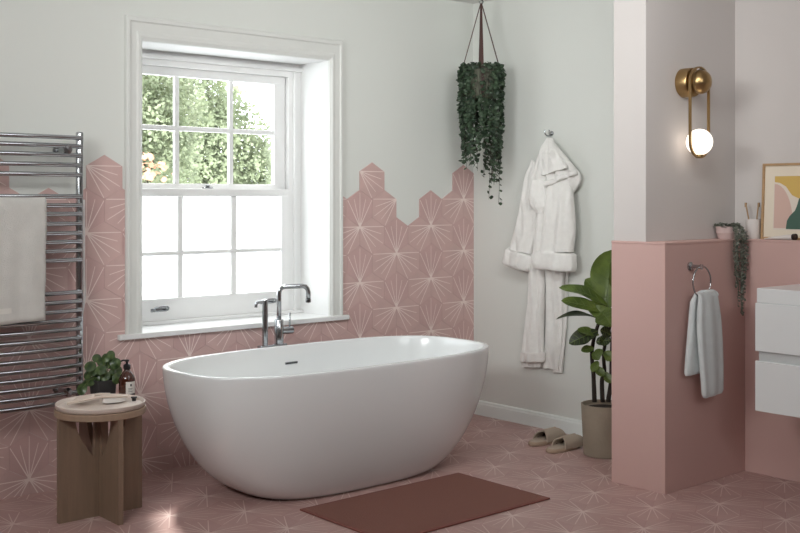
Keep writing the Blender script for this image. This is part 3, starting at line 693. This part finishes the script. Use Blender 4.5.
# ================================================================= SLIPPERS, MAT
def slipper(x0, y0, x1, y1, label):
    c = V(((x0+x1)/2, (y0+y1)/2, 0)); d_ = V((x1-x0, y1-y0, 0)); Ln = d_.length; d_.normalize(); e_ = V((-d_.y, d_.x, 0))
    t = thing('slipper', c, label, 'slipper', 'pair of beige slippers by the skirting'); N = 30
    def out(k_, z, wf=1):
        l = []
        for j in range(N):
            a = 2*pi*j/N; s = cos(a); w_ = (.050+.006*(-s))*(1)*wf
            l.append(c+d_*(Ln/2*k_*s)+e_*(w_*k_*math.copysign(abs(sin(a))**.8, sin(a)))+V((0, 0, z)))
        return l
    MB().loft([out(.95, 0), out(1, .005), out(1, .018), out(.96, .023)], True).build('sole', SLIPD, t, smooth=True, angle=50)
    MB().loft([out(.9, .0225), out(.88, .0255)], True).build('insole', SLIPB if False else SLIP, t, smooth=True, angle=50)
    # two bands crossing over the instep
    for sgn in (1, -1):
        loops = []
        for i in range(15):
            a = pi*i/14; q = cos(a); cy_ = q*.054
            sh_ = sgn*q*.034
            cen = c+d_*(.042+sh_)+e_*cy_+V((0, 0, .012+.062*sin(a)**.8+(.004 if sgn > 0 else 0)))
            nr = (e_*q+V((0, 0, sin(a)))).normalized(); hw = .056
            loops.append([cen-d_*hw, cen+d_*(hw+.01), cen+d_*(hw+.01)-nr*.007, cen-d_*hw-nr*.007])
        MB().loft(loops, True).build('cross_band', SLIP, t, smooth=True, angle=50)
    # dark lining seen in the toe opening
    loops = []
    for s, hgt, w_ in ((-.012, .052, .046), (.03, .055, .047), (.075, .045, .042), (.11, .012, .03)):
        loops.append([c+d_*(s)+e_*(w_*cos(pi*j/10))+V((0, 0, .026+(hgt-.01)*sin(pi*j/10))) for j in range(11)])
    MB().loft(loops, False, closed=False).build('lining', SLIPB, t, smooth=True)
    return t
slipper(-.445, -.930, -.165, -.905, 'beige cross-band slipper nearer the window wall, the farther of the pair by the skirting')
slipper(-.50, -1.115, -.215, -1.105, 'beige cross-band slipper beside the concrete pot, the nearer of the pair')
m = MB(); m.box((-2.25, -1.757, .0008), (-1.215, -1.113, .009), bev=.003, k=1); m.box((-2.235, -1.742, .006), (-1.23, -1.128, .0105), bev=.002, k=0)
mt_ = MB(); mt_.v, mt_.f, mt_.m = m.v, m.f, m.m
tag(mt_.build('bath_mat', [MATM, MATE], None, loc=(-1.73, -1.43, 0)), 'terracotta rectangular woven bath mat lying in front of the bathtub', 'bath mat')

# ================================================================= WALL LAMP
lx = -.39; lz = at(684, 83, 'y', -1.96).z; yw = -1.9486
lamp = thing('wall_lamp', (lx, yw, lz), 'brass wall lamp, a loop around a glowing white globe, above the pink half wall', 'lamp')
m = MB(); m.lathe([(0, yw), (.072, yw), (.076, yw-.004), (.076, yw-.062), (.072, yw-.068), (0, yw-.068)], (lx, 0, lz), 'y', n=48); m.build('wall_cup', BRASS, lamp, smooth=True, angle=40)
m = MB(); yy = yw-.068
m.lathe([(.026, yy+.004), (.03, yy-.01), (.058, yy-.018), (.064, yy-.034), (.060, yy-.055), (.045, yy-.075), (.024, yy-.086), (0, yy-.09)], (lx+.006, 0, lz), 'y', n=40); m.build('dome', BRASS, lamp, smooth=True, angle=60)
# loop
yr = yw-.100; zt_, zb_ = 2.143, 1.677; hw = .083; loop = []
for a in range(0, 181, 12): loop.append(V((lx+hw*cos(radians(a)), yr, zt_-hw+hw*sin(radians(a)))))
for a in range(180, 361, 12): loop.append(V((lx+hw*cos(radians(a)), yr, zb_+hw+hw*sin(radians(a)))))
lps = []
for i, p in enumerate(loop):
    cz = max(min(p.z, zt_-hw), zb_+hw); rad = (p-V((lx, yr, cz))).normalized()
    lps.append([p+rad*a+V((0, b, 0)) for a, b in ((.004, .007), (.004, -.007), (-.004, -.007), (-.004, .007))])
lps.append(lps[0]); MB().loft(lps, False).build('loop', BRASS, lamp, smooth=True, angle=50)
zc = zb_+.012+.068
m = MB(); m.lathe([(.0001, -.068)]+[(.068*sin(radians(a)), -.068*cos(radians(a))) for a in range(8, 180, 8)]+[(.0001, .068)], (lx, yr, zc), n=36); m.build('globe', OPAL, lamp, smooth=True)
m = MB(); m.lathe([(0, zb_+.004), (.02, zb_+.004), (.02, zb_+.018), (.014, zb_+.022)], (lx, yr, 0), n=20); m.build('lamp_socket', BRASS, lamp, smooth=True, angle=40)

# ================================================================= TOWEL RING + HAND TOWEL
rx = at(694, 266, 'y', -2.10).x; rz = 1.122; ryy = -2.138
ring = thing('towel_ring', (rx, -2.074, rz), 'chrome towel ring fixed to the pink half wall', 'towel ring')
m = MB(); m.lathe([(.022, -2.0743), (.022, -2.082), (.010, -2.086), (.009, -2.135), (.013, -2.138), (.013, -2.148), (0, -2.149)], (rx, 0, rz), 'y', n=20); m.build('wall_mount', CHROME, ring, smooth=True, angle=40)
rr = .078; rcx = rx+.012; rcz = rz-rr+.002
m = MB(); m.tube([(rcx+rr*cos(2*pi*i/40), ryy, rcz+rr*sin(2*pi*i/40)) for i in range(41)], .0042, 8, sub=1, caps=False); m.build('ring', CHROME, ring, smooth=True)
def towel_drop(rows, y0, name, parent, folds, amp, seed, th):
    key = rows; loops = []; steps = 30; n = 36
    for i in range(steps+1):
        z = rows[0][0]+(rows[-1][0]-rows[0][0])*i/steps
        ul_, ur_, dp, v_ = catm([(-r[0],)+tuple(r[1:]) for r in rows], -z); xl_ = at(ul_, v_, 'y', y0).x; xr_ = at(ur_, v_, 'y', y0).x; yo = 0
        lp = []
        for j in range(n):
            t = 2*pi*j/n; s_ = math.copysign(abs(cos(t))**.7, cos(t)); f_ = 1+amp*sin(folds*pi*s_+seed)*(1 if sin(t) < 0 else .0)
            lp.append(((xl_+xr_)/2+(xr_-xl_)/2*s_, y0-yo+dp*math.copysign(abs(sin(t))**.6, sin(t))*f_, z+.006*s_*sin(seed)))
        loops.append(lp)
    return MB().loft(loops, True).build(name, TOWELB, parent, smooth=True, angle=70)
zr0 = rcz-rr
ht = thing('hand_towel', (rcx, ryy, zr0), 'pale blue-grey hand towel pulled through the towel ring on the pink half wall', 'towel')
X = lambda u, v_: at(u, v_, 'y', -2.13).x
zz = lambda v_: at(705, v_, 'y', -2.13).z
towel_drop([(zz(292), 695, 706, .012, 292), (zz(300), 691, 708, .016, 300), (zz(330), 688.5, 708, .018, 330), (zz(371), 685.3, 708, .018, 371), (zz(372.5), 686, 707, .013, 371)], ryy+.022, 'back_drop', ht, 2, .2, 1, .01)
towel_drop([(zz(291), 698.5, 714, .012, 292), (zz(296), 699, 716.5, .016, 296), (zz(320), 698, 719.5, .020, 320), (zz(355), 700, 721.5, .020, 355), (zz(393.5), 703, 721.8, .018, 393), (zz(395), 704, 721, .013, 393)], ryy-.022, 'front_drop', ht, 2, .25, 2, .01)
loops = []
for i in range(13):
    a = pi*i/12; cy_, cz_ = ryy+.026*cos(a), zr0+.006+.020*sin(a)
    loops.append([(X(706, 291)+(.036+.014*q)*((-1) if s_ else 1)*1.0+(.012*(-cos(a))), cy_+(.010*cos(a))*o_, cz_+.010*sin(a)*o_) for s_, o_, q in ((1, -1, 0), (0, -1, 0), (0, 1, 0), (1, 1, 0))])
MB().loft(loops, True).build('fold_over_ring', TOWELB, ht, smooth=True, angle=60)

# ================================================================= VANITY
vx, vy0, vy1 = -.45, -2.4027, -3.35
van = thing('vanity_unit', (0, (vy0+vy1)/2, .43), 'white wall-hung vanity unit with two handleless drawers at the right edge', 'vanity')
MB().box((-.435, vy0-.012, .44), (-.001, vy1+.01, .955), bev=.002).build('carcass', VAND, van)
for z0, z1 in ((.722, .957), (.430, .674)):
    MB().box((vx, vy0, z0), (vx+.018, vy1, z1), bev=.0025).build('drawer', VANW, van)
m = MB(); m.box((vx+.006, vy0-.005, .957), (-.001, vy1+.005, 1.0285), bev=.004)
b = m.build('basin_top', VANW, van)
m = MB(); LB = []
cxx, cyy = -.22, -2.88
for k_, z in ((1, .0292), (.97, .0300), (.95, .0292)):
    LB.append([(cxx+.17*k_*math.copysign(abs(cos(2*pi*j/40))**.5, cos(2*pi*j/40)), cyy+.26*k_*math.copysign(abs(sin(2*pi*j/40))**.5, sin(2*pi*j/40)), 1+z) for j in range(40)])
m.loft(LB, False); m.build('basin_rim', VANW, b, smooth=True)

# ================================================================= THINGS ON THE LEDGE
lz0 = LEDGE+.0012
# string plant in pale pot
q_ = at(726.5, 237, 'y', -2.012); pxy = V((q_.x, -2.012, lz0))
sp1 = thing('trailing_succulent', pxy, 'small trailing succulent in a pale round pot on the corner of the pink ledge', 'plant')
m = MB(); m.lathe([(0, 0), (.043, 0), (.046, .004), (.050, .028), (.054, .03), (.055, .068), (.050, .068), (.049, .058), (0, .056)], pxy, n=36); m.build('pot', CERP, sp1, smooth=True, angle=40)
rng = random.Random(3)
m = MB()
for q in range(130):
    a = rng.uniform(0, 2*pi); r_ = sqrt(rng.random())*.062; c = pxy+V((cos(a)*r_, sin(a)*r_, .062+rng.uniform(0, .02))); out = V((cos(a), sin(a), rng.uniform(-.3, .8)))
    m.add(*small_leaf(c, out, V((0, 0, 1))+out*.3, .016, .006))
m.build('crown_foliage', LEAFS, sp1)
for i in range(16):
    xh = at(734+12.5*i/15, 270, 'y', -2.10).x; Ls = .20+.21*math.exp(-((i-8)/4.5)**2)+rng.uniform(-.03, .03)
    st0 = pxy+V((.02, rng.uniform(-.02, .01), .066)); yo = -2.074-.012-rng.uniform(0, .022)
    pts = [st0, V(((pxy.x+.03+xh)/2, -2.055, lz0+.078)), V((xh, yo, lz0+.035))]+[V((xh+rng.uniform(-.004, .004), yo+rng.uniform(-.003, .003), lz0+.03-Ls*q/5)) for q in range(1, 6)]
    m = MB(); m.tube(pts, .001, 4, sub=3, k=0); P_, _ = spline(pts, [0]*len(pts), 10); acc = 0
    for a, b in zip(P_, P_[1:]):
        acc += (b-a).length
        if acc > .008:
            acc = 0; out = V((rng.uniform(-1, 1), -rng.uniform(.1, 1), rng.uniform(-.6, .5))); out.normalize(); l = rng.uniform(.012, .018); m.add(*small_leaf(b, out, V((0, -1, .5)), l, l*.42))
    m.build('trailing_strand', LEAFS, sp1)
# cup with brushes
cp = V((.052, at(753, 236, 'x', .052).y, lz0))
cup = thing('toothbrush_cup', cp, 'white tumbler standing on the pink ledge between the succulent and the framed print', 'cup')
m = MB(); m.lathe([(0, 0), (.035, 0), (.037, .003), (.038, .105), (.034, .105), (.033, .008), (0, .006)], cp, n=32); m.build('tumbler', CERW, cup, smooth=True, angle=40)
for i, (ub, ut) in enumerate(((750.5, 745.5), (756.5, 758.5))):
    tb = at(ut, 203, 'x', .055+.01*i); bb_ = V((.052, cp.y+(.004 if i == 0 else -.012), lz0+.01))
    t = thing('toothbrush', bb_, ('bamboo toothbrush leaning to the left in the white tumbler', 'bamboo toothbrush standing upright at the right of the white tumbler')[i], 'toothbrush', 'toothbrushes in the tumbler')
    m = MB(); m.tube([bb_, bb_.lerp(tb, .6), tb], [.0045, .004, .0045], 8, sub=3); m.build('handle', DRIED, t, smooth=True)
    dd = (tb-bb_).normalized(); m = MB(); m.box(tb-V((.004, .004, .022)), tb+V((.009, .004, .002)), bev=.001); m.build('bristle_head', DRIED, t)
# framed print, leaning on the wall
fy0 = at(762, 236, 'x', .07).y; fy1 = fy0-.52; hF = .405; xb0, xt0 = .070, .092
fr = thing('framed_print', (.08, (fy0+fy1)/2, lz0), 'framed abstract print with mustard, blush and green shapes leaning on the pink ledge', 'picture')
def FP(a, h, dpt):   # a along the wall (m to the right), h up, dpt out of the picture
    return (xb0+(xt0-xb0)*h/hF-dpt, fy0-a, lz0+h)
WF = .52; bw = .012
m = MB()
for (a0_, a1_, h0, h1) in ((0, WF, 0, bw), (0, WF, hF-bw, hF), (0, bw, bw, hF-bw), (WF-bw, WF, bw, hF-bw)):
    m.prism([(a0_, h0), (a1_, h0), (a1_, h1), (a0_, h1)], FP, 0, .016)
m.build('frame', FRAMEW, fr)
m = MB(); m.prism([(bw, bw), (WF-bw, bw), (WF-bw, hF-bw), (bw, hF-bw)], FP, .002, .006); m.build('mount', MOUNT, fr)
a0_, a1_, h0, h1 = .066, WF-.066, .05, hF-.065
pr = MB().prism([(a0_, h0), (a1_, h0), (a1_, h1), (a0_, h1)], FP, .006, .0066).build('print_sheet', ART0, fr)
def art(poly, mt, nm, dd): MB().prism(poly, FP, .0066, dd).build(nm, mt, pr)
art([(a0_+.004, h0+.01)]+[(a0_+.004, h1-.045)]+[(a0_+.004+.11*sin(t*pi/20), h0+.02+(h1-h0-.065)*cos(t*pi/20)) for t in range(1, 11)]+[(a0_+.09, h0+.01)], ARTP, 'blush_shape', .0070)
art([(a0_+.004, h1-.004), (a1_-.004, h1-.004), (a1_-.004, h1-.06), (a1_-.10, h1-.12), (a0_+.15, h1-.125), (a0_+.105, h1-.105), (a0_+.07, h1-.06), (a0_+.035, h1-.04), (a0_+.004, h1-.035)], ARTY, 'mustard_shape', .0074)
gp = [(.095, h0+.006), (.10, h0+.05), (.115, h0+.075), (.145, h0+.105), (.155, h0+.13), (.165, h0+.165), (.19, h0+.195), (.23, h0+.205), (.28, h0+.19), (.31, h0+.15), (.32, h0+.1), (.34, h0+.05), (.34, h0+.006)]
art([(a0_+a-.02, h) for a, h in gp], ARTG, 'green_shape', .0078)
# white tube lying on the ledge
t0 = at(766, 236, 'x', .03); t1 = at(793, 235, 'x', .008); t0.z = lz0+.005; t1.z = lz0+.0165
tb = thing('cosmetic_tube', ((t0+t1)/2), 'white tube with a dark brown cap lying on the ledge before the framed print', 'tube')
dv = (t1-t0); m = MB(); P_ = [t0+dv*s for s in (0, .3, .7, 1)]
loops = []
e_ = V((-dv.y, dv.x, 0)).normalized()
for p, w_, h_ in zip(P_, (.017, .017, .0165, .016), (.0025, .008, .013, .0155)):
    loops.append([V((p.x, p.y, lz0+h_+.0005))+e_*w_*cos(2*pi*j/16)+V((0, 0, h_*sin(2*pi*j/16))) for j in range(16)])
m.loft(loops, True); m.build('tube_body', CERW, tb, smooth=True, angle=60)
m = MB(); dn = dv.normalized(); loops = []
for s, r_ in ((0, .0165), (.018, .0165), (.0185, .015)): loops.append([V((t1.x, t1.y, lz0+.0175))+dn*s+e_*r_*cos(2*pi*j/18)+V((0, 0, r_*sin(2*pi*j/18))) for j in range(18)])
m.loft(loops, True); m.build('cap', DARKH, tb, smooth=True, angle=50)

# ================================================================= GARDEN TREES
rng = random.Random(21)
def tree(cx_, cy_, blobs, label, nleaf, trunk_h, lsize, blossoms=None):
    t = thing('garden_tree', (cx_, cy_, -3), label, 'tree', 'trees beyond the window')
    m = MB(); m.tube([(cx_, cy_, -3), (cx_+.05, cy_, -1), (cx_-.03, cy_, 0.6), (cx_, cy_, trunk_h)], [.16, .13, .10, .04], 8, sub=5)
    for b_ in blobs: m.tube([(cx_, cy_, trunk_h*.5), ((cx_+b_[0])/2, (cy_+b_[1])/2, (trunk_h*.6+b_[2])/2+.1), (b_[0], b_[1], b_[2])], [.05, .03, .01], 6, sub=4)
    m.build('trunk', TREEBK, t, smooth=True); m = MB(); tot = sum(b_[3]**2 for b_ in blobs)
    for b_ in blobs:
        for q in range(int(nleaf*b_[3]**2/tot)):
            while True:
                p = V((rng.uniform(-1, 1), rng.uniform(-1, 1), rng.uniform(-1, 1)))
                if p.length < 1: break
            if rng.random() > .35+.65*abs(noise.noise(p*4+V((b_[0], 0, b_[2]))))*3: continue
            c = V(b_[:3])+p*b_[3]; out = V((rng.uniform(-1, 1), rng.uniform(-1, 1), rng.uniform(-1, .6))).normalized(); l = lsize*rng.uniform(.7, 1.4)
            m.add(*small_leaf(c, out, V((rng.uniform(-1, 1), -1, rng.uniform(0, 1.5))), l, l*.3))
    f_ = m.build('crown', LEAFT, t); f_['kind'] = 'stuff'
    if blossoms:
        m = MB()
        for q in range(42):
            c = V(blossoms)+V((rng.uniform(-.18, .18), rng.uniform(-.2, .2), rng.uniform(-.14, .14)))
            out = V((rng.uniform(-1, 1), -1, rng.uniform(-1, 1))).normalized(); m.add(*small_leaf(c, out, V((0, -1, .3)), .07, .03))
        f_ = m.build('blossom', BLOSSOM, t); f_['kind'] = 'stuff'
    return t
def bl(u, v_, y, r): p = at(u, v_, 'y', y); return (p.x, p.y, p.z, r)
bsp = at(150, 167, 'y', 4.4)
tree(at(140, 190, 'y', 5).x, 5.0, [bl(140, 160, 5, .62), bl(165, 115, 5.1, .5), bl(150, 90, 5.2, .45), bl(125, 120, 5.2, .6)], 'leafy garden tree seen through the left upper panes, the nearer one with orange blossom', 16000, 1.9, .05, (bsp.x, bsp.y, bsp.z))
tree(at(215, 190, 'y', 8).x, 8.0, [bl(205, 110, 8, .62), bl(190, 150, 8, .8), bl(225, 150, 8, .75), bl(255, 172, 8, .55), bl(175, 180, 8, .8), bl(235, 185, 8, .8), bl(208, 88, 8, .42)], 'tall garden tree seen through the middle and right upper panes, the farther one', 24000, 2.6, .06)

# ================================================================= LIGHT
wd_ = bpy.data.worlds.new('World'); SC.world = wd_; wd_.use_nodes = True; nt = wd_.node_tree
bg = nt.nodes['Background']; bg.inputs['Color'].default_value = (.90, .97, 1, 1); bg.inputs['Strength'].default_value = 5.0
def area(name, loc, target, sx_, sy_, power, col=(1, 1, 1), portal=False, spread=180):
    l = bpy.data.lights.new(name, 'AREA'); l.shape = 'RECTANGLE'; l.size = sx_; l.size_y = sy_; l.energy = power; l.color = col; l.spread = radians(spread)
    o = bpy.data.objects.new(name, l); COL.objects.link(o); o.location = loc; o.rotation_euler = (V(target)-V(loc)).to_track_quat('-Z', 'Y').to_euler()
    if portal: l.cycles.is_portal = True
    return o
area('window_portal', ((WX0+WX1)/2, .38, (WZ0+WZ1)/2), ((WX0+WX1)/2, -1, (WZ0+WZ1)/2), 1.25, 1.5, 1, portal=True)
sun = bpy.data.lights.new('sun', 'SUN'); sun.energy = 8; sun.angle = radians(5); sun.color = (1, .95, .88)
so = bpy.data.objects.new('sun', sun); COL.objects.link(so); so.rotation_euler = V((-.43, -1.0, -1.50)).to_track_quat('-Z', 'Y').to_euler()
area('side_fill_light', (-5.5, -2.5, 2.45), (0, -.5, 2.1), 1.6, .6, 33, (.975, 1, .99), spread=120)  # added fill from the left, out of view; the left wall has no window
area('overhead_fill_light', (-2.2, -2.7, 2.7), (-.5, -.1, 2.1), 1.4, .5, 19.5, (.975, 1, .99), spread=125)  # unseen fill added overhead to lift the window wall, no ceiling fitting
area('rear_fill_light', (-2.9, -5.7, 2.6), (-.3, -2.0, 1.7), 1.6, .8, 15.5, (.97, 1, 1), spread=120)  # fill added behind the view to brighten partition and vanity, no real lamp

# ================================================================= CAMERA
cam = bpy.data.cameras.new('camera'); co = bpy.data.objects.new('camera', cam); COL.objects.link(co)
cam.sensor_fit = 'HORIZONTAL'; cam.sensor_width = 36; cam.lens = FPX*36/800
cam.shift_x = 0; cam.shift_y = -(266.5-CY)/800
co.location = CAM; co.rotation_euler = (pi/2, 0, -YAW); cam.clip_start = .05; cam.clip_end = 200
SC.camera = co
SC.view_settings.view_transform = 'Standard'; SC.view_settings.look = 'None'; SC.view_settings.gamma = 1; SC.view_settings.use_curve_mapping = False
SC.view_settings.exposure = 0.0
